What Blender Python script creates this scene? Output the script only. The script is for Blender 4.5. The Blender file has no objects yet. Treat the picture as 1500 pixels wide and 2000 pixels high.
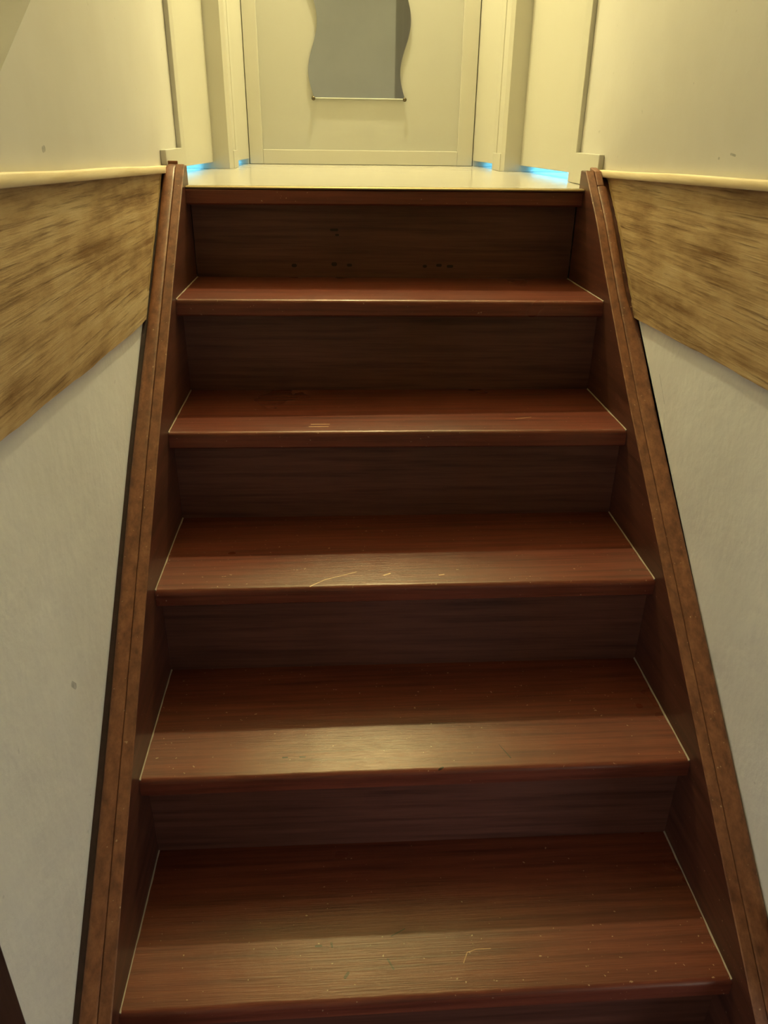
import bpy, math, random
from mathutils import Vector, Matrix
random.seed(7)
S = bpy.context.scene
C = S.collection

# ------------------------------------------------------------------ camera
CAM = Vector((-0.1169, -1.6654, 0.1048)); PITCH, YAW, ROLL = -0.4623, 0.0706, 0.0137
cy, sy, cp, sp = math.cos(YAW), math.sin(YAW), math.cos(PITCH), math.sin(PITCH)
fw = Vector((sy*cp, cy*cp, sp)); rt0 = Vector((cy, -sy, 0)); up0 = rt0.cross(fw)
rt = math.cos(ROLL)*rt0 + math.sin(ROLL)*up0
up = -math.sin(ROLL)*rt0 + math.cos(ROLL)*up0
cd = bpy.data.cameras.new('camera'); cam = bpy.data.objects.new('camera', cd); C.objects.link(cam)
m = Matrix((rt, up, -fw)).transposed().to_4x4(); m.translation = CAM; cam.matrix_world = m
cd.sensor_fit = 'VERTICAL'; cd.sensor_height = 36.0; cd.lens = 36.0*1500/2000; cd.clip_start = 0.01
S.camera = cam

# ------------------------------------------------------------------ world, lights, exposure
w = bpy.data.worlds.new('world'); S.world = w; w.use_nodes = True
w.node_tree.nodes['Background'].inputs[0].default_value = (0.55, 0.6, 0.75, 1)
w.node_tree.nodes['Background'].inputs[1].default_value = 0.02
LAMP = Vector((0.02, 0.86, 1.58))
def area(name, loc, target, sx, sy_, power, col):
    l = bpy.data.lights.new(name, 'AREA'); l.shape = 'RECTANGLE'; l.size = sx; l.size_y = sy_
    l.energy = power; l.color = col
    o = bpy.data.objects.new(name, l); C.objects.link(o); o.location = loc
    o.rotation_euler = (Vector(target)-Vector(loc)).to_track_quat('-Z', 'Y').to_euler(); return o
area('hall_fill_light_left', (-1.27, -2.25, -0.65), (0.45, -0.75, -0.40), 0.8, 0.8, 8.7, (0.82, 0.89, 1.0))  # both hall lights are added fills for the lower walls, no source seen
area('hall_fill_light_right', (1.27, -2.25, -0.65), (-0.45, -0.75, -0.40), 0.8, 0.8, 8.7, (0.82, 0.89, 1.0))
area('room_light_left', (-0.95, 0.75, 0.7), (-0.80, 0.70, 0.0), 0.5, 0.9, 62, (0.11, 0.50, 1.0))
area('room_light_right', (0.95, 0.70, 0.7), (0.80, 0.65, 0.0), 0.5, 0.9, 62, (0.11, 0.50, 1.0))
vs = S.view_settings; vs.view_transform = 'Standard'; vs.look = 'None'; vs.gamma = 1.0
vs.use_curve_mapping = False; vs.exposure = 0.0

# ------------------------------------------------------------------ node helpers
def lin(c):
    return tuple(((v/255)/12.92 if v/255 <= .04045 else ((v/255+.055)/1.055)**2.4) for v in c)
class NT:
    def __init__(s, name):
        s.m = bpy.data.materials.new(name); s.m.use_nodes = True; s.t = s.m.node_tree
        s.b = s.t.nodes['Principled BSDF']
    def n(s, k, **a):
        x = s.t.nodes.new(k)
        for q, v in a.items(): setattr(x, q, v)
        return x
    def l(s, a, b): s.t.links.new(a, b)
    def coord(s, scale=(1, 1, 1), rnd=False):
        tc = s.n('ShaderNodeTexCoord'); mp = s.n('ShaderNodeMapping'); mp.inputs['Scale'].default_value = scale
        s.l(tc.outputs['Object'], mp.inputs['Vector'])
        if rnd:
            oi = s.n('ShaderNodeObjectInfo'); mu = s.n('ShaderNodeMath', operation='MULTIPLY'); mu.inputs[1].default_value = 37
            s.l(oi.outputs['Random'], mu.inputs[0]); s.l(mu.outputs[0], mp.inputs['Location'])
        return mp.outputs[0]
    def noise(s, vec, scale, detail=4, rough=.55, dist=0):
        x = s.n('ShaderNodeTexNoise'); x.inputs['Scale'].default_value = scale; x.inputs['Detail'].default_value = detail
        x.inputs['Roughness'].default_value = rough; x.inputs['Distortion'].default_value = dist
        s.l(vec, x.inputs['Vector']); return x.outputs['Fac']
    def ramp(s, fac, stops):
        r = s.n('ShaderNodeValToRGB'); e = r.color_ramp.elements
        while len(e) < len(stops): e.new(.5)
        for i, (p, c) in enumerate(stops):
            e[i].position = p; e[i].color = (*c, 1) if len(c) == 3 else c
        s.l(fac, r.inputs[0]); return r.outputs[0]
    def mix(s, fac, a, b, mode='MIX'):
        x = s.n('ShaderNodeMix', data_type='RGBA', blend_type=mode)
        for q, i in ((fac, 0), (a, 6), (b, 7)):
            if isinstance(q, (int, float)): x.inputs[i].default_value = q
            elif isinstance(q, tuple): x.inputs[i].default_value = (*q, 1)
            else: s.l(q, x.inputs[i])
        return x.outputs[2]
    def math(s, op, a, b=None):
        x = s.n('ShaderNodeMath', operation=op)
        for i, q in enumerate((a, b)):
            if q is None: continue
            if isinstance(q, (int, float)): x.inputs[i].default_value = q
            else: s.l(q, x.inputs[i])
        return x.outputs[0]
    def bump(s, h, st, dist=.002):
        b = s.n('ShaderNodeBump'); b.inputs['Strength'].default_value = st; b.inputs['Distance'].default_value = dist
        s.l(h, b.inputs['Height']); s.l(b.outputs[0], s.b.inputs['Normal'])
    def seg(s, a, b, wd):
        """mask that is 1 on the segment a-b (object space), 0 beyond its width: a scratch with its own shape"""
        tc = s.n('ShaderNodeTexCoord').outputs['Object']
        sub = s.n('ShaderNodeVectorMath', operation='SUBTRACT'); s.l(tc, sub.inputs[0]); sub.inputs[1].default_value = a
        ab = Vector(b)-Vector(a)
        dt = s.n('ShaderNodeVectorMath', operation='DOT_PRODUCT'); s.l(sub.outputs[0], dt.inputs[0]); dt.inputs[1].default_value = ab/ab.length_squared
        cl = s.n('ShaderNodeClamp'); s.l(dt.outputs['Value'], cl.inputs[0])
        sc = s.n('ShaderNodeVectorMath', operation='SCALE'); sc.inputs[0].default_value = ab; s.l(cl.outputs[0], sc.inputs['Scale'])
        ds = s.n('ShaderNodeVectorMath', operation='DISTANCE'); s.l(sub.outputs[0], ds.inputs[0]); s.l(sc.outputs[0], ds.inputs[1])
        return s.math('LESS_THAN', ds.outputs['Value'], wd)
    def out(s, col=None, rough=.5, spec=.5, metal=0, tint=(1, 1, 1)):
        if col is not None:
            if isinstance(col, tuple): s.b.inputs['Base Color'].default_value = (*col, 1)
            else: s.l(col, s.b.inputs['Base Color'])
        if isinstance(rough, (int, float)): s.b.inputs['Roughness'].default_value = rough
        else: s.l(rough, s.b.inputs['Roughness'])
        s.b.inputs['Specular IOR Level'].default_value = spec; s.b.inputs['Specular Tint'].default_value = (*tint, 1); s.b.inputs['Metallic'].default_value = metal
        return s.m

def plaster(name, c, c2, bump=.5, stains=()):
    t = NT(name); v = t.coord()
    n1 = t.noise(v, 3.0, 4); n2 = t.noise(v, 45, 5, .6); n3 = t.noise(v, 14, 3)
    col = t.mix(t.ramp(n1, [(.35, (0, 0, 0)), (.68, (1, 1, 1))]), c, c2)
    sp = t.ramp(t.noise(v, 60, 2), [(.735, (0, 0, 0)), (.77, (1, 1, 1))])
    col = t.mix(t.math('MULTIPLY', sp, .35), col, tuple(x*.55 for x in c))
    for a, b, wd in stains:
        mk = t.math('MULTIPLY', t.seg(a, b, wd), t.noise(v, 140, 3))
        col = t.mix(mk, col, tuple(x*.3 for x in c))
    t.bump(t.math('ADD', t.math('MULTIPLY', n3, 1.4), t.math('MULTIPLY', n2, .5)), bump, .004)
    return t.out(col, .6, .35)

def wood(name, dark, mid, light, axis='x', rough=.3, spec=.5, marks=(), wear=.0, bump=.25, speck=0.0):
    t = NT(name)
    sc = {'x': (1.0, 30, 30), 'y': (22, 1.3, 22), 'z': (18, 18, 1)}[axis]
    v = t.coord(sc, True); vo = t.coord((1, 1, 1), True)
    g = t.noise(v, 3.2, 7, .62, .1); f = t.noise(v, 16, 4, .6)
    bl = t.noise(vo, 5, 3)
    col = t.ramp(g, [(.30, dark), (.52, mid), (.74, light)])
    col = t.mix(t.math('MULTIPLY', t.ramp(f, [(.5, (0, 0, 0)), (.72, (1, 1, 1))]), .35), col, dark)
    col = t.mix(t.math('MULTIPLY', t.ramp(bl, [(.45, (0, 0, 0)), (.7, (1, 1, 1))]), .22), col, tuple(x*.6 for x in dark))
    if speck:
        s_ = t.ramp(t.noise(t.coord((1, 1, 1)), 170, 1), [(.75, (0, 0, 0)), (.775, (1, 1, 1))])
        col = t.mix(t.math('MULTIPLY', s_, speck), col, lin((200, 170, 130)))
    for a, b, wd, c in marks:
        col = t.mix(t.seg(a, b, wd), col, c)
    rg = t.math('ADD', t.math('MULTIPLY', bl, .22), rough-.10)
    t.bump(t.math('ADD', t.math('MULTIPLY', f, .6), t.math('MULTIPLY', t.noise(vo, 24, 3), .8)), bump, .001)
    return t.out(col, rg, spec, 0, (1, .86, .58))

# ------------------------------------------------------------------ mesh helpers
def mobj(name, V, F, mat, parent=None, smooth=False):
    me = bpy.data.meshes.new(name); me.from_pydata([tuple(v) for v in V], [], F); me.validate()
    import bmesh
    bm = bmesh.new(); bm.from_mesh(me); bmesh.ops.remove_doubles(bm, verts=bm.verts, dist=1e-6)
    bmesh.ops.recalc_face_normals(bm, faces=bm.faces); bm.to_mesh(me); bm.free()
    if smooth:
        for p in me.polygons: p.use_smooth = True
    me.materials.append(mat)
    o = bpy.data.objects.new(name, me); C.objects.link(o)
    if parent is not None:
        o.parent = parent
        r = parent
        M = Matrix.Identity(4)
        while r: M = r.matrix_basis @ M if r.type == 'EMPTY' else M; r = r.parent
        o.matrix_parent_inverse = M.inverted() if parent.type == 'EMPTY' else Matrix.Identity(4)
    return o
def box(x0, x1, y0, y1, z0, z1):
    V = [(x, y, z) for x in (x0, x1) for y in (y0, y1) for z in (z0, z1)]
    return V, [(0, 1, 3, 2), (4, 6, 7, 5), (0, 4, 5, 1), (2, 3, 7, 6), (0, 2, 6, 4), (1, 5, 7, 3)]
def bevel(o, wd, seg=2):
    b = o.modifiers.new('bevel', 'BEVEL'); b.width = wd; b.segments = seg; b.limit_method = 'ANGLE'; b.angle_limit = .6
    return o
def boxo(name, b, mat, parent=None, bv=0):
    o = mobj(name, *box(*b), mat, parent)
    if bv: bevel(o, bv)
    return o
def prism(axis, pts, a0, a1):
    """polygon pts in the two other axes, extruded along axis from a0 to a1"""
    n = len(pts); V = []
    for a in (a0, a1):
        for p, q in pts:
            V.append({'x': (a, p, q), 'y': (p, a, q), 'z': (p, q, a)}[axis])
    F = [tuple(range(n)), tuple(range(2*n-1, n-1, -1))] + [(i, (i+1) % n, n+(i+1) % n, n+i) for i in range(n)]
    return V, F
def loft(profiles, caps=True):
    """list of closed profiles (same number of 3D points) joined into a tube"""
    n = len(profiles[0]); V = [p for pr in profiles for p in pr]; F = []
    for k in range(len(profiles)-1):
        for i in range(n):
            j = (i+1) % n; F.append((k*n+i, k*n+j, (k+1)*n+j, (k+1)*n+i))
    if caps: F += [tuple(range(n-1, -1, -1)), tuple((len(profiles)-1)*n+i for i in range(n))]
    return V, F
def lathe(cx, cy_, prof, n=20):
    V = []; F = []
    for r, z in prof:
        for i in range(n):
            a = 2*math.pi*i/n; V.append((cx+r*math.cos(a), cy_+r*math.sin(a), z))
    for k in range(len(prof)-1):
        for i in range(n):
            j = (i+1) % n; F.append((k*n+i, k*n+j, (k+1)*n+j, (k+1)*n+i))
    F += [tuple(range(n-1, -1, -1)), tuple((len(prof)-1)*n+i for i in range(n))]
    return V, F
def empty(name, loc, label, cat):
    o = bpy.data.objects.new(name, None); C.objects.link(o); o.location = loc; o.empty_display_size = .1
    o['label'] = label; o['category'] = cat; return o
def struct(o, label=None, cat=None):
    o['kind'] = 'structure'
    if label: o['label'] = label
    if cat: o['category'] = cat
    return o
def tag(o, label, cat, group=None):
    o['label'] = label; o['category'] = cat
    if group: o['group'] = group
    return o

# ------------------------------------------------------------------ materials
M_wall = plaster('wall_paint', lin((213, 209, 199)), lin((203, 198, 186)), .14,
    stains=[((-.447, -.66, .079), (-.447, -.654, .080), .0035), ((.447, -.522, .078), (.447, -.508, .0795), .0016), ((.447, -.475, .073), (.447, -.473, .073), .0018)])
M_wall_low = plaster('lower_wall_paint', lin((240, 237, 229)), lin((228, 224, 214)), .45,
    stains=[((-.4485, -.88, -.52), (-.4485, -.872, -.53), .004), ((.4485, -.40, -.27), (.4485, -.44, -.31), .0006), ((.4485, -.445, -.325), (.4485, -.46, -.36), .0006)])
M_recess = plaster('recess_shade_colour', lin((158, 148, 100)), lin((150, 140, 92)), .2)  # darker olive puts the shade of the recess into the wall colour
M_back = plaster('hall_wall_paint', lin((236, 235, 230)), lin((228, 227, 223)), .3)
t = NT('gloss_paint'); v = t.coord((1, 1, .25))
t.bump(t.noise(v, 60, 3), .08, .002)
M_gloss = t.out(t.mix(t.noise(t.coord(), 4, 3), lin((204, 200, 184)), lin((198, 193, 176))), .32, .5)
t = NT('panel_paint')
M_panel = t.out(t.mix(t.noise(t.coord(), 5, 4), lin((192, 190, 178)), lin((184, 181, 168))), .5, .4)
t = NT('landing_floor')
M_floor = t.out(t.mix(t.noise(t.coord((1, 6, 1)), 6, 4), lin((196, 190, 174)), lin((188, 181, 163))), .16, .5)
MAR = (lin((80, 38, 28)), lin((110, 55, 40)), lin((126, 66, 47)))
L = lin((205, 165, 120)); D = lin((30, 16, 12)); L2 = lin((160, 112, 76))
# nosing and tread data measured along the two stringers: front (y, z) and back (y, z)
H, G = .1802, .2124
FR = [((-.010, .0005), (.000, .0005)), ((-.2223, -.1769), (-.2102, -.1833)), ((-.4105, -.3643), (-.4175, -.3664)), ((-.630, -.5434), (-.6303, -.5446)),
      ((-.8471, -.7218), (-.8465, -.7257)), ((-1.0642, -.897), (-1.0616, -.9042)), ((-1.275, -1.081), (-1.274, -1.082)), ((-1.487, -1.261), (-1.486, -1.262))]
BK = [((.08, .0005), (.08, .0005)), ((.040, -.1805), (.040, -.1838)), ((-.165, -.3655), (-.1835, -.3635)), ((-.374, -.5455), (-.394, -.5385)),
      ((-.596, -.7222), (-.609, -.7165)), ((-.8125, -.902), (-.824, -.8965)), ((-1.03, -1.081), (-1.035, -1.081)), ((-1.24, -1.261), (-1.246, -1.261))]
def tz(k, x):   # tread height at x near the nosing
    a, b = FR[k][0][1], FR[k][1][1]; return a+(b-a)*(x+.4)/.8
def on(k, x, y): return (x, y, tz(k, x))
marks = {
 2: [(on(2, -.157, -.372), on(2, -.125, -.372), .0011, L), (on(2, -.160, -.384), on(2, -.127, -.384), .0011, L), (on(2, .215, -.352), on(2, .245, -.345), .0008, L)],
 3: [(on(3, -.16, -.626), on(3, -.135, -.606), .0009, L), (on(3, -.135, -.606), on(3, -.085, -.585), .0009, L), (on(3, -.04, -.597), on(3, -.03, -.592), .0016, L), (on(3, .05, -.60), on(3, .058, -.598), .0011, L)],
 4: [(on(4, .12, -.792), on(4, .135, -.826), .0010, D), (on(4, .205, -.775), on(4, .222, -.805), .0009, D), (on(4, -.20, -.81), on(4, -.194, -.81), .0014, D), (on(4, -.175, -.81), on(4, -.168, -.81), .0014, D), (on(4, .025, -.845), on(4, .032, -.84), .0018, D)],
 5: [(on(5, -.154, -.984), on(5, -.147, -.984), .0017, D), (on(5, -.133, -.981), on(5, -.132, -.986), .0015, D), (on(5, -.115, -1.030), on(5, -.111, -1.024), .0019, D), (on(5, -.057, -1.008), on(5, -.05, -1.022), .0012, D), (on(5, .045, -1.018), on(5, .052, -1.004), .0008, L2), (on(5, .052, -1.004), on(5, .065, -1.000), .0008, L2), (on(5, .065, -1.000), on(5, .085, -1.000), .0008, L2), (on(5, -.03, -.965), on(5, -.05, -.975), .0007, D)]}
M_tread = {k: wood('mahogany_tread_%d' % k, *MAR, 'x', .30, .42, marks.get(k, ()), bump=.45, speck=.45) for k in range(8)}
M_riser = wood('mahogany_riser', lin((70, 40, 32)), lin((96, 58, 46)), lin((108, 68, 54)), 'x', .42, .4, [((x, .04, z), (x+d, .04, z), r, lin((34, 20, 16))) for x, z, d, r in ((-.197, -.157, .004, .0035), (-.112, -.154, .004, .004), (-.08, -.156, .005, .003), (.083, -.158, .003, .003), (.112, -.156, .006, .003), (.135, -.158, .008, .003), (-.115, -.085, .012, .0025), (-.105, -.095, .004, .002))], bump=.15)
M_string = wood('mahogany_stringer', lin((64, 36, 28)), lin((88, 50, 38)), lin((104, 62, 46)), 'y', .38, .45, speck=.5)
M_cap = wood('brown_cap_moulding', lin((92, 56, 40)), lin((128, 82, 57)), lin((148, 100, 70)), 'y', .4, .45, speck=.5)
M_darkwood = wood('dark_stained_wood', lin((36, 24, 24)), lin((54, 36, 36)), lin((66, 46, 44)), 'z', .45, .4)
t = NT('bare_board'); v = t.coord((20, 1.6, 34), True)
g1 = t.noise(v, 1.1, 8, .68, .4); g2 = t.noise(t.coord((20, .8, 34), True), 7, 6, .7, .2); g3 = t.noise(t.coord((3, 2.2, 5), True), 3.5, 4)
col = t.ramp(t.math('ADD', t.math('MULTIPLY', g1, .6), t.math('MULTIPLY', g3, .4)), [(.38, lin((132, 98, 58))), (.5, lin((186, 155, 108))), (.62, lin((206, 180, 134)))])
col = t.mix(t.math('MULTIPLY', t.ramp(g2, [(.52, (0, 0, 0)), (.68, (1, 1, 1))]), .8), col, lin((98, 66, 36)))
t.bump(t.math('ADD', g2, g1), .5, .0015)
M_board = t.out(col, .6, .3)
M_boardedge = wood('bare_board_edge', lin((150, 118, 74)), lin((176, 146, 96)), lin((196, 168, 118)), 'y', .65, .25)
M_pine = wood('pine_strip', lin((214, 190, 142)), lin((230, 210, 168)), lin((240, 224, 186)), 'y', .5, .35, bump=.1)
M_caulk = NT('caulk').out(lin((158, 142, 120)), .6, .3)
M_brass = NT('brass_trim').out(lin((150, 132, 92)), .38, .5, 1.0)
M_chrome = NT('chrome').out(lin((104, 94, 74)), .3, .5, 1.0)
M_edge = NT('ground_glass_edge').out(lin((225, 225, 215)), .35, .6)
M_mirror = NT('mirror').out((.86, .88, .87), .02, .5, 1.0)
M_ceil = NT('ceiling_paint').out(lin((235, 230, 220)), .7, .3)
M_hallfloor = wood('hall_floor_wood', lin((70, 46, 34)), lin((100, 70, 50)), lin((120, 86, 62)), 'y', .4)
M_black = NT('lamp_holder').out((.02, .02, .02), .4, .5)

# ------------------------------------------------------------------ the setting
XW = .447
struct(mobj('floor', *prism('x', [(.004, 0), (1.3, 0), (1.3, -.2), (.09, -.2), (.09, -.0045), (.004, -.0045)], -1.3, 1.3), M_floor), 'pale glossy floor of the upper landing', 'floor')
struct(boxo('floor_hall', (-1.3, 1.3, -3.6, .4, -1.54, -1.442), M_hallfloor), 'wooden floor of the lower hall', 'floor')
struct(boxo('ceiling', (-1.3, 1.3, -3.7, 1.3, 2.3, 2.4), M_ceil), 'white ceiling above the stairwell', 'ceiling')
# upper walls of the stairwell; the left one is cut along a slope with a recess behind
ul = [(.25, -.06), (.25, 2.3), (-.45, 2.3), (-.45, .326), (-.6173, .2293), (-.7499, .152), (-.93, .047), (-1.6, .047), (-1.6, 2.3), (-3.6, 2.3), (-3.6, -.06)]
struct(mobj('wall_left_upper', *prism('x', ul, -XW, -.60), M_wall), 'beige painted wall above the left board', 'wall')
struct(boxo('wall_left_recess', (-.80, -.66, -1.75, -.40, -.06, 2.3), M_recess), 'shade-coloured wall seen past the sloping edge at upper left', 'wall')
for y0, y1 in ((-.46, -.40), (-1.66, -1.60)):
    struct(boxo('wall_left_return', (-.66, -.60, y0, y1, -.06, 2.3), M_wall), 'short return wall of the upper left recess', 'wall')
struct(boxo('wall_right_upper', (XW, .60, -3.6, .25, -.06, 2.3), M_wall), 'beige painted wall above the right board', 'wall')
struct(boxo('wall_end', (-1.4, 1.4, -3.75, -3.6, -1.5, 2.3), M_back), 'grey end wall of the stairwell seen in the mirror', 'wall')
struct(boxo('wall_back', (-1.3, 1.3, 1.085, 1.2, 0, 2.3), M_wall), 'wall behind the landing door', 'wall')

STR = {-1: [(.034, .036), (.005, .036), (-.17, -.102), (-.5, -.3685), (-.81, -.6375), (-1.087, -.8735), (-1.70, -1.394)],
        1: [(.034, .034), (.000, .032), (-.104, -.050), (-.2076, -.147), (-.4005, -.316), (-.8239, -.660), (-1.0014, -.8045), (-1.12, -.899), (-1.70, -1.384)]}
def ztop(s, y):
    P = STR[s]
    for (y0, z0), (y1, z1) in zip(P, P[1:]):
        if y >= y1: return z0+(z1-z0)*(y-y0)/(y1-y0)
    return P[-1][1]
# lower walls: ragged paint edge along the stringers
for s, nm, yend in ((-1, 'left', -1.165), (1, 'right', -1.028)):
    pts = [(yend, -.1)]
    y = yend; zlow = []
    while y < -.06:
        zlow.append((y, ztop(s, y)-(.011 if s < 0 else .016)+random.uniform(-.0022, .0022))); y += random.uniform(.006, .02)
    pts += zlow + [(-.04, -.1)]
    struct(mobj('wall_%s_lower' % nm, *prism('x', pts, s*.4485, s*.46), M_wall_low), 'grey beige plaster wall below the %s board' % nm, 'wall')
    struct(boxo('wall_%s_core' % nm, tuple(sorted((s*.46, s*.60)))+(yend, .34, -1.44, -.06), M_back), 'masonry behind the %s lower wall' % nm, 'wall')
    struct(bevel(mobj('trim_%s_casing' % nm, *box(*(tuple(sorted((s*.445, s*.60)))+(yend-.14, yend-.0015, -1.44, -.21))), M_darkwood), .004),
           'dark stained door casing at the foot of the %s wall' % nm, 'casing')
    struct(boxo('ceiling_hall_%s' % nm, tuple(sorted((s*.46, s*1.3)))+(-3.6, yend-.001, -.2, -.06), M_ceil), 'ceiling of the lower hall on the %s' % nm, 'ceiling')
    struct(boxo('wall_%s_hall' % nm, tuple(sorted((s*1.3, s*1.4)))+(-3.6, yend, -1.5, -.06), M_back), 'side wall of the lower hall on the %s' % nm, 'wall')
    struct(boxo('wall_%s_hall_end' % nm, tuple(sorted((s*.60, s*1.4)))+(yend, yend+.1, -1.5, -.06), M_back), 'wall beside the stairs in the lower hall on the %s' % nm, 'wall')
    wi = bpy.data.objects.new('added_window_%d' % (1 if s < 0 else 2), None); C.objects.link(wi); wi.location = (s*1.29, -2.25, -.65)  # unseen frame, added only to go with the hall fill light
    struct(wi, 'window frame put in behind the fill light, %s wall of the lower hall' % nm, 'added_window')
    for b_ in ((-2.70, -2.65, -1.1, -.22), (-1.85, -1.80, -1.1, -.22), (-2.65, -1.85, -1.1, -1.05), (-2.65, -1.85, -.27, -.22)):
        boxo('frame_bar', tuple(sorted((s*1.275, s*1.2995)))+b_, M_gloss, wi)
    # side rooms behind the landing doors, closed boxes
    X0, X1 = s*.60, s*1.3
    struct(boxo('wall_%s_room' % nm, tuple(sorted((s*1.2, s*1.3)))+(.1, 1.2, 0, 2.3), M_ceil), 'far wall of the side room on the %s' % nm, 'wall')
    struct(boxo('wall_%s_room_side' % nm, tuple(sorted((s*.60, s*1.2)))+(.1, .2, 0, 2.3), M_ceil), 'near wall of the side room on the %s' % nm, 'wall')

# landing: skirting, casings, posts, doors
for s, nm in ((-1, 'left'), (1, 'right')):
    ys = .018 if s < 0 else .036
    struct(bevel(boxo('baseboard_%s' % nm, tuple(sorted((s*XW, s*.4355)))+(ys, .205, .001, .0635), M_gloss), .0015), 'short cream skirting at the stair head on the %s' % nm, 'skirting')
    struct(bevel(boxo('trim_%s_door_casing' % nm, tuple(sorted((s*XW, s*.4365)))+(.2055, .2495, .0005, 2.05), M_gloss), .0015), 'cream casing of the %s landing door' % nm, 'casing')
    struct(boxo('trim_%s_jamb' % nm, tuple(sorted((s*.4475, s*.60)))+(.2505, .26, .0005, 2.05), M_gloss), 'near jamb of the %s landing door' % nm, 'jamb')
    struct(boxo('wall_%s_header' % nm, tuple(sorted((s*.4475, s*.60)))+(.26, 1.085, 2.05, 2.3), M_wall), 'wall over the %s landing doors' % nm, 'wall')
    struct(boxo('trim_%s_corner' % nm, tuple(sorted((s*.372 if s < 0 else .350, s*.60)))+(1.0585, 1.085, .0005, 2.05), M_gloss), 'filler strip added to stop light leaking past the far %s landing door' % nm, 'trim')  # hidden filler, added to close the light leak beside the far door
    # post between the two doors: chamfered front strip, groove, rear strip, plinth
    xi = .385 if s < 0 else .375; xf = .3955 if s < 0 else .384
    post = [(s*.60, .722), (s*xf, .722), (s*xi, .735), (s*xi, .795), (s*(xi+.006), .797), (s*(xi+.006), .806), (s*xi, .808), (s*xi, .858), (s*.60, .858)]
    o = struct(mobj('trim_%s_post' % nm, *prism('z', post, .0005, 2.05), M_gloss), 'cream moulded post between the two %s landing doors' % nm, 'post')
    boxo('plinth', tuple(sorted((s*(xi+.004), s*(xi-.002))))+(.736, .842, .0005, .046), M_gloss, o, .001)
GAP = .0165
def door_slab(name, fp, label, z0=GAP):
    return struct(bevel(mobj(name, *prism('z', fp, z0, 2.045), M_gloss), .0015), label, 'door')
d1 = door_slab('door_1', [(-.439, .7205), (-.494, .262), (-.534, .262), (-.479, .7205)], 'cream door on the left of the landing with blue light under it')
d2 = door_slab('door_2', [(.430, .7205), (.468, .262), (.508, .262), (.470, .7205)], 'cream door on the right of the landing with blue light under it')
d3 = door_slab('door_3', [(-.371, 1.0582), (-.388, .8595), (-.408, .8595), (-.408, 1.0582)], 'narrow cream door in the far left corner of the landing', .016)
d4 = door_slab('door_4', [(.351, 1.0582), (.376, .8595), (.398, .8595), (.398, 1.0582)], 'narrow cream door in the far right corner of the landing', .016)
for s, d, y in ((-1, d1, .40), (1, d2, .40)):      # handles, above the frame
    xd = s*(.4785 if s < 0 else .4575)
    boxo('handle_plate', tuple(sorted((xd, xd-s*.004)))+(y-.018, y+.018, .95, 1.15), M_chrome, d)
    boxo('handle', tuple(sorted((xd-s*.004, xd-s*.05)))+(y-.01, y+.11, 1.05, 1.07), M_chrome, d, .004)
# back door with recessed panel
bd = bpy.data.objects.new('door_5', None); C.objects.link(bd); bd.location = (-.011, 1.07, 0)
struct(bd, 'cream framed door with a flat panel at the end of the landing', 'door')
boxo('stile', (-.3695, -.327, 1.058, 1.084, .001, 2.04), M_gloss, bd, .0015)
boxo('stile', (.298, .3475, 1.058, 1.084, .001, 2.04), M_gloss, bd, .0015)
boxo('rail', (-.3268, .2978, 1.058, 1.084, .001, .043), M_gloss, bd, .0015)
boxo('rail', (-.3268, .2978, 1.058, 1.084, 1.95, 2.04), M_gloss, bd, .0015)
boxo('panel', (-.3268, .2978, 1.070, 1.084, .0432, 1.9498), M_panel, bd)

# ------------------------------------------------------------------ staircase
st = empty('staircase', (0, -1.49, -1.44), 'dark red-brown varnished wooden staircase between two plastered walls', 'staircase')
def lerp(a, b, q): return a+(b-a)*q
R_ = .008; T_ = .030
for k in range(8):
    profs = []; nx = 40
    th = T_ if k else .029
    rr = random.Random(k*11+3)
    for i in range(nx+1):
        q = i/nx; x = -.4+.8*q
        fy = lerp(FR[k][0][0], FR[k][1][0], q); fz = lerp(FR[k][0][1], FR[k][1][1], q)
        by = lerp(BK[k][0][0], BK[k][1][0], q)+.006; bz = lerp(BK[k][0][1], BK[k][1][1], q)
        if k == 0: fz -= .005; bz -= .005
        e = rr.uniform(-.0005, .0005)*(1 if 0 < i < nx else 0)
        r = R_+e*1.5 if k else .004
        pr = [(x, by, bz)]
        for j in range(6):
            a = math.pi/2*j/5
            pr.append((x, fy+r-r*math.sin(a), fz-r+r*math.cos(a)))
        pr += [(x, fy, fz-th+.003), (x, fy+.003, fz-th), (x, by, bz-th)]
        profs.append(pr)
    V, F = loft(profs)
    tr = mobj('tread', V, F, M_tread[k], st, True)
    es = tr.modifiers.new('split', 'EDGE_SPLIT'); es.split_angle = math.radians(35)
    if k == 0: tr['label'] = 'nosing board at the landing edge'
    # caulk beads along the two ends
    if 0 < k < 7:
        for s, i in ((-1, 0), (1, 1)):
            (fy, fz), (by, bz) = FR[k][i], BK[k][i]
            pp = []
            n = 14
            for j in range(n+1):
                q = j/n; y = lerp(fy+.003, by, q); z = lerp(fz-.0006, bz, q)
                wd = rr.uniform(.0012, .0024)
                pp.append([(s*.4, y, z+.0016), (s*.4, y, z-.001), (s*(.4-wd), y, z-.001), (s*(.4-wd), y, z+.0003)])
            mobj('caulk_bead', *loft(pp), M_caulk, tr)
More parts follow.
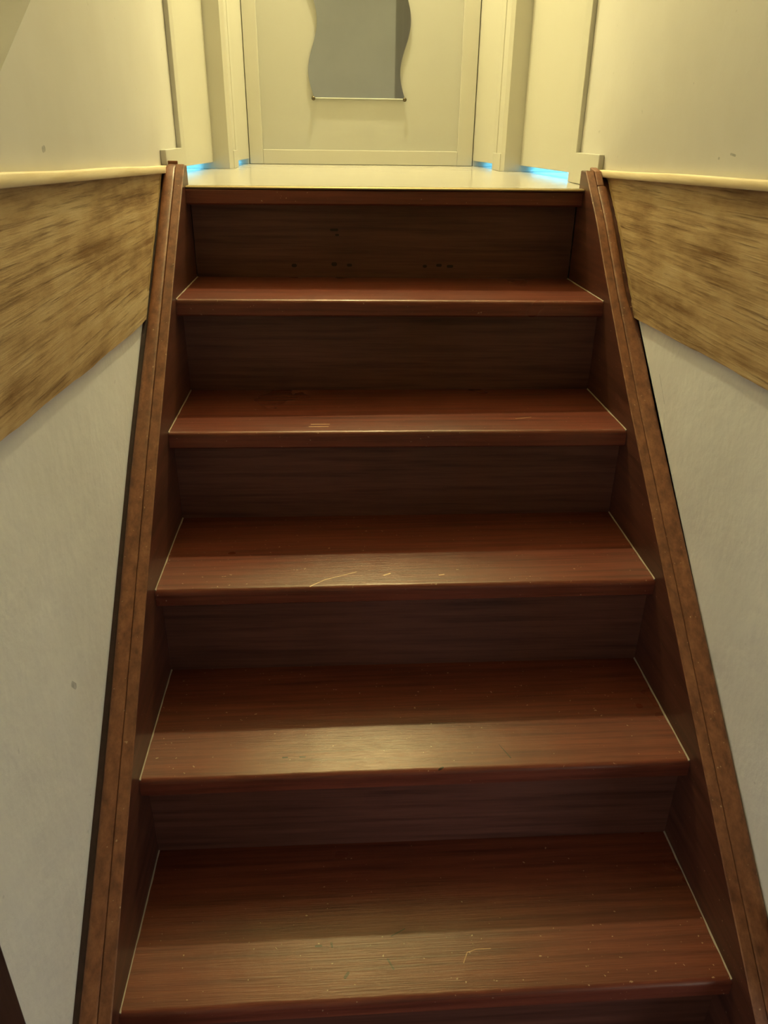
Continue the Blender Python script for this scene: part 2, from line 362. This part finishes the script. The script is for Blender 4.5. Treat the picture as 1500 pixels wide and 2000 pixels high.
for k in range(1, 9):
    if k < 8: yl, yr_, zl, zr = BK[k][0][0], BK[k][1][0], BK[k][0][1], BK[k][1][1]
    else: yl = yr_ = -1.455; zl = zr = -1.441
    ul_, ur_ = FR[k-1][0][1], FR[k-1][1][1]
    t0 = T_ if k > 1 else .034
    V = []
    for x, yy, zb, zt in ((-.4, yl, zl, ul_-t0), (.4, yr_, zr, ur_-t0)):
        V += [(x, yy, zb-.001), (x, yy+.018, zb-.001), (x, yy+.018, zt+.001), (x, yy, zt+.001)]
    F = [(0, 1, 2, 3), (7, 6, 5, 4), (0, 4, 5, 1), (1, 5, 6, 2), (2, 6, 7, 3), (3, 7, 4, 0)]
    mobj('riser', V, F, M_riser, st)
def frange(a, b, n): return [a+(b-a)*i/n for i in range(n+1)]
for s, nm in ((-1, 'left'), (1, 'right')):
    P = STR[s]
    # board: top polyline, bottom parallel far below the treads
    top = [(y, z) for y, z in P]
    bot = [(-1.70, -1.44), (-1.45, -1.44), (.034, -.22)]
    sb = mobj('stringer', *prism('x', top+bot, s*.4002, s*.4165), M_string, st); bevel(sb, .002)
    pf = []
    for y in frange(P[1][0], -1.68, 60):
        z = ztop(s, y)
        pf.append([(s*a, y, z+b) for a, b in ((.3998, .0004), (.3998, .0016), (.4012, .0028), (.4150, .0028), (.4164, .0014), (.4164, .0004))])
    mobj('top_fillet', *loft(pf), M_cap, sb)
    # low packing strip against the wall
    fil = [(y, z-.007) for y, z in P[1:]] + [(-1.70, -1.44), (-1.45, -1.44), (P[1][0], -.22)]
    mobj('packing_strip', *prism('x', fil, s*.4175, s*.4482), M_darkwood if s < 0 else M_string, sb)  # left strip takes the dark wood so its colour carries the gap's shade
    # cap moulding with rounded top, runs down the outer half
    pr = []
    y0 = -.032 if s > 0 else .028
    for y in frange(y0, -1.68, 60):
        if s > 0:
            xo = .4478
            if y > -.32: xo = lerp(.4355, .4478, min(1, max(0, (-y-.235)/.085)))
            if y > -.235: xo = lerp(.4355, .4385, (y+.235)/.235)
        else: xo = .4405+.0010*math.sin(y*9)
        z = ztop(s, y); wl = .4171; h_ = .0018
        ring = [(wl, -.02), (wl, -.0005), (wl+.0012, h_*.6), (wl+.004, h_), (xo-.009, h_+.0006), (xo-.004, h_-.0008), (xo-.001, -.003), (xo, -.008), (xo, -.02)]
        pr.append([(s*a, y, z+b) for a, b in ring])
    V, F = loft(pr)
    cm = mobj('cap_moulding', V, F, M_cap, sb, True)
    es = cm.modifiers.new('split', 'EDGE_SPLIT'); es.split_angle = math.radians(50)
    if s > 0:   # stub block at the head of the right stringer
        bevel(mobj('end_block', *prism('x', [(.030, .040), (-.004, .034), (-.031, .010), (-.031, -.02), (.030, -.02)], .4172, .4312), M_cap, sb), .0015)
    else:
        bevel(mobj('end_block', *prism('x', [(.036, .044), (.029, .044), (.029, .0), (.036, .0)], -.4172, -.4465), M_cap, sb), .0015)

# edge strip along the landing
es_ = mobj('edge_strip', *prism('x', [(.0115, .0008), (-.006, .0008), (-.0085, -.0012), (-.0085, -.0035), (-.006, -.0035), (-.006, -.0012), (.0115, -.0012)], -.3995, .3995), M_brass)
tag(es_, 'thin brass edge strip along the front of the landing floor', 'edge strip')

# ------------------------------------------------------------------ boards and ledges on the walls
for s, nm in ((-1, 'left'), (1, 'right')):
    zb = (lambda y: -.200+max(0, -y-.35)*.045) if s < 0 else (lambda y: -.201+max(0, -y-.3)*.025)
    zt = (lambda y: .0225-y*.031) if s < 0 else (lambda y: .0225-y*.027)
    rr = random.Random(5+s)
    slope = []
    for i in range(29):
        q = i/28; y = lerp(.012, -.234, q)
        slope.append((y+rr.uniform(-.0022, .0018), min(ztop(s, y)-.003, zt(y)-.0004*i) if i else zt(y)))
    low = [(y, zb(y)+.0011*math.sin(y*21+s)*math.sin(y*7)+random.uniform(-.0006, .0006)) for y in frange(-.238, -1.60, 50)]
    pts = slope + low + [(-1.60, zt(-1.6))]
    b = mobj('fascia_board', *prism('x', pts, s*.4425, s*.4478), M_board)
    tag(b, 'brown bare-wood board on the %s wall beside the stairs' % nm, 'board')
    # pale unstained margin along the sloping end
    mg = [(y-.0005, z) for y, z in slope[1:]]
    inn = [(y-.012-rr.uniform(0, .006), z-.001) for y, z in reversed(slope[1:])]
    inn = [(y, max(z, -.199)) for y, z in inn]
    mobj('unstained_margin', *prism('x', mg+inn, s*.4422, s*.4430), M_boardedge, b)
    # ledge strip on top
    pp = []
    for y in frange(.012 if s < 0 else .028, -1.60, 40):
        z0 = zt(y)+.0003; hgt = .0135; wob = .0006*math.sin(y*13)
        ring = [(.4468, z0), (.4332, z0), (.4325, z0+.001), (.4321, z0+.006), (.4327, z0+.0115+wob), (.4345, z0+hgt-.0002+wob), (.4468, z0+hgt+wob)]
        e = 0 if y < .005 or s > 0 else .004
        pp.append([(s*max(a, .432+e), y, z) for a, z in ring])
    o = mobj('ledge_strip', *loft(pp), M_pine, None, True)
    e2 = o.modifiers.new('split', 'EDGE_SPLIT'); e2.split_angle = math.radians(60)
    tag(o, 'pale wooden ledge strip on top of the %s brown board' % nm, 'ledge strip')

# ------------------------------------------------------------------ wavy mirror on the back door
mr = empty('wavy_mirror', (-.02, 1.062, .191), 'tall frameless mirror with wavy sides on the cream door', 'mirror')
zs = frange(.1912, 1.35, 120)
wave = lambda z: -.0150*math.cos(2*math.pi*(z-.262)/.27)
ol = [(-.1612+wave(z), z) for z in zs] + [(.1225+wave(z), z) for z in reversed(zs)]
mobj('glass', *prism('y', ol, 1.0620, 1.0665), M_mirror, mr)
boxo('bottom_edge', (-.158, .121, 1.0612, 1.0668, .1885, .1911), M_edge, mr, .0006)
for x in (-.1625, .1235):
    V, F = lathe(0, 0, [(.0058, 0), (.0062, .002), (.0056, .006), (.003, .0078)], 14)
    mobj('clip', [(x+a, 1.0625-c, .1885+b_) for a, b_, c in V], F, M_chrome, mr, True)
boxo('standoff', (-.10, .07, 1.0666, 1.0699, .5, .9), M_panel, mr)

# ------------------------------------------------------------------ pendant lamp over the landing (above the frame)
pl = empty('pendant_lamp', (LAMP.x, LAMP.y, 2.3), 'hanging lamp over the landing, above the picture', 'lamp')
mobj('ceiling_rose', *lathe(LAMP.x, LAMP.y, [(.045, 2.299), (.045, 2.285), (.01, 2.265)]), M_ceil, pl, True)
mobj('cord', *lathe(LAMP.x, LAMP.y, [(.003, 2.27), (.003, LAMP.z+.12)], 8), M_black, pl, True)
mobj('lamp_holder', *lathe(LAMP.x, LAMP.y, [(.006, LAMP.z+.125), (.02, LAMP.z+.11), (.02, LAMP.z+.055), (.017, LAMP.z+.05)]), M_black, pl, True)
pd = bpy.data.lights.new('bulb_light', 'POINT'); pd.energy = 90; pd.color = (1.0, .92, .53); pd.shadow_soft_size = .022
po = bpy.data.objects.new('bulb_light', pd); C.objects.link(po); po.location = LAMP
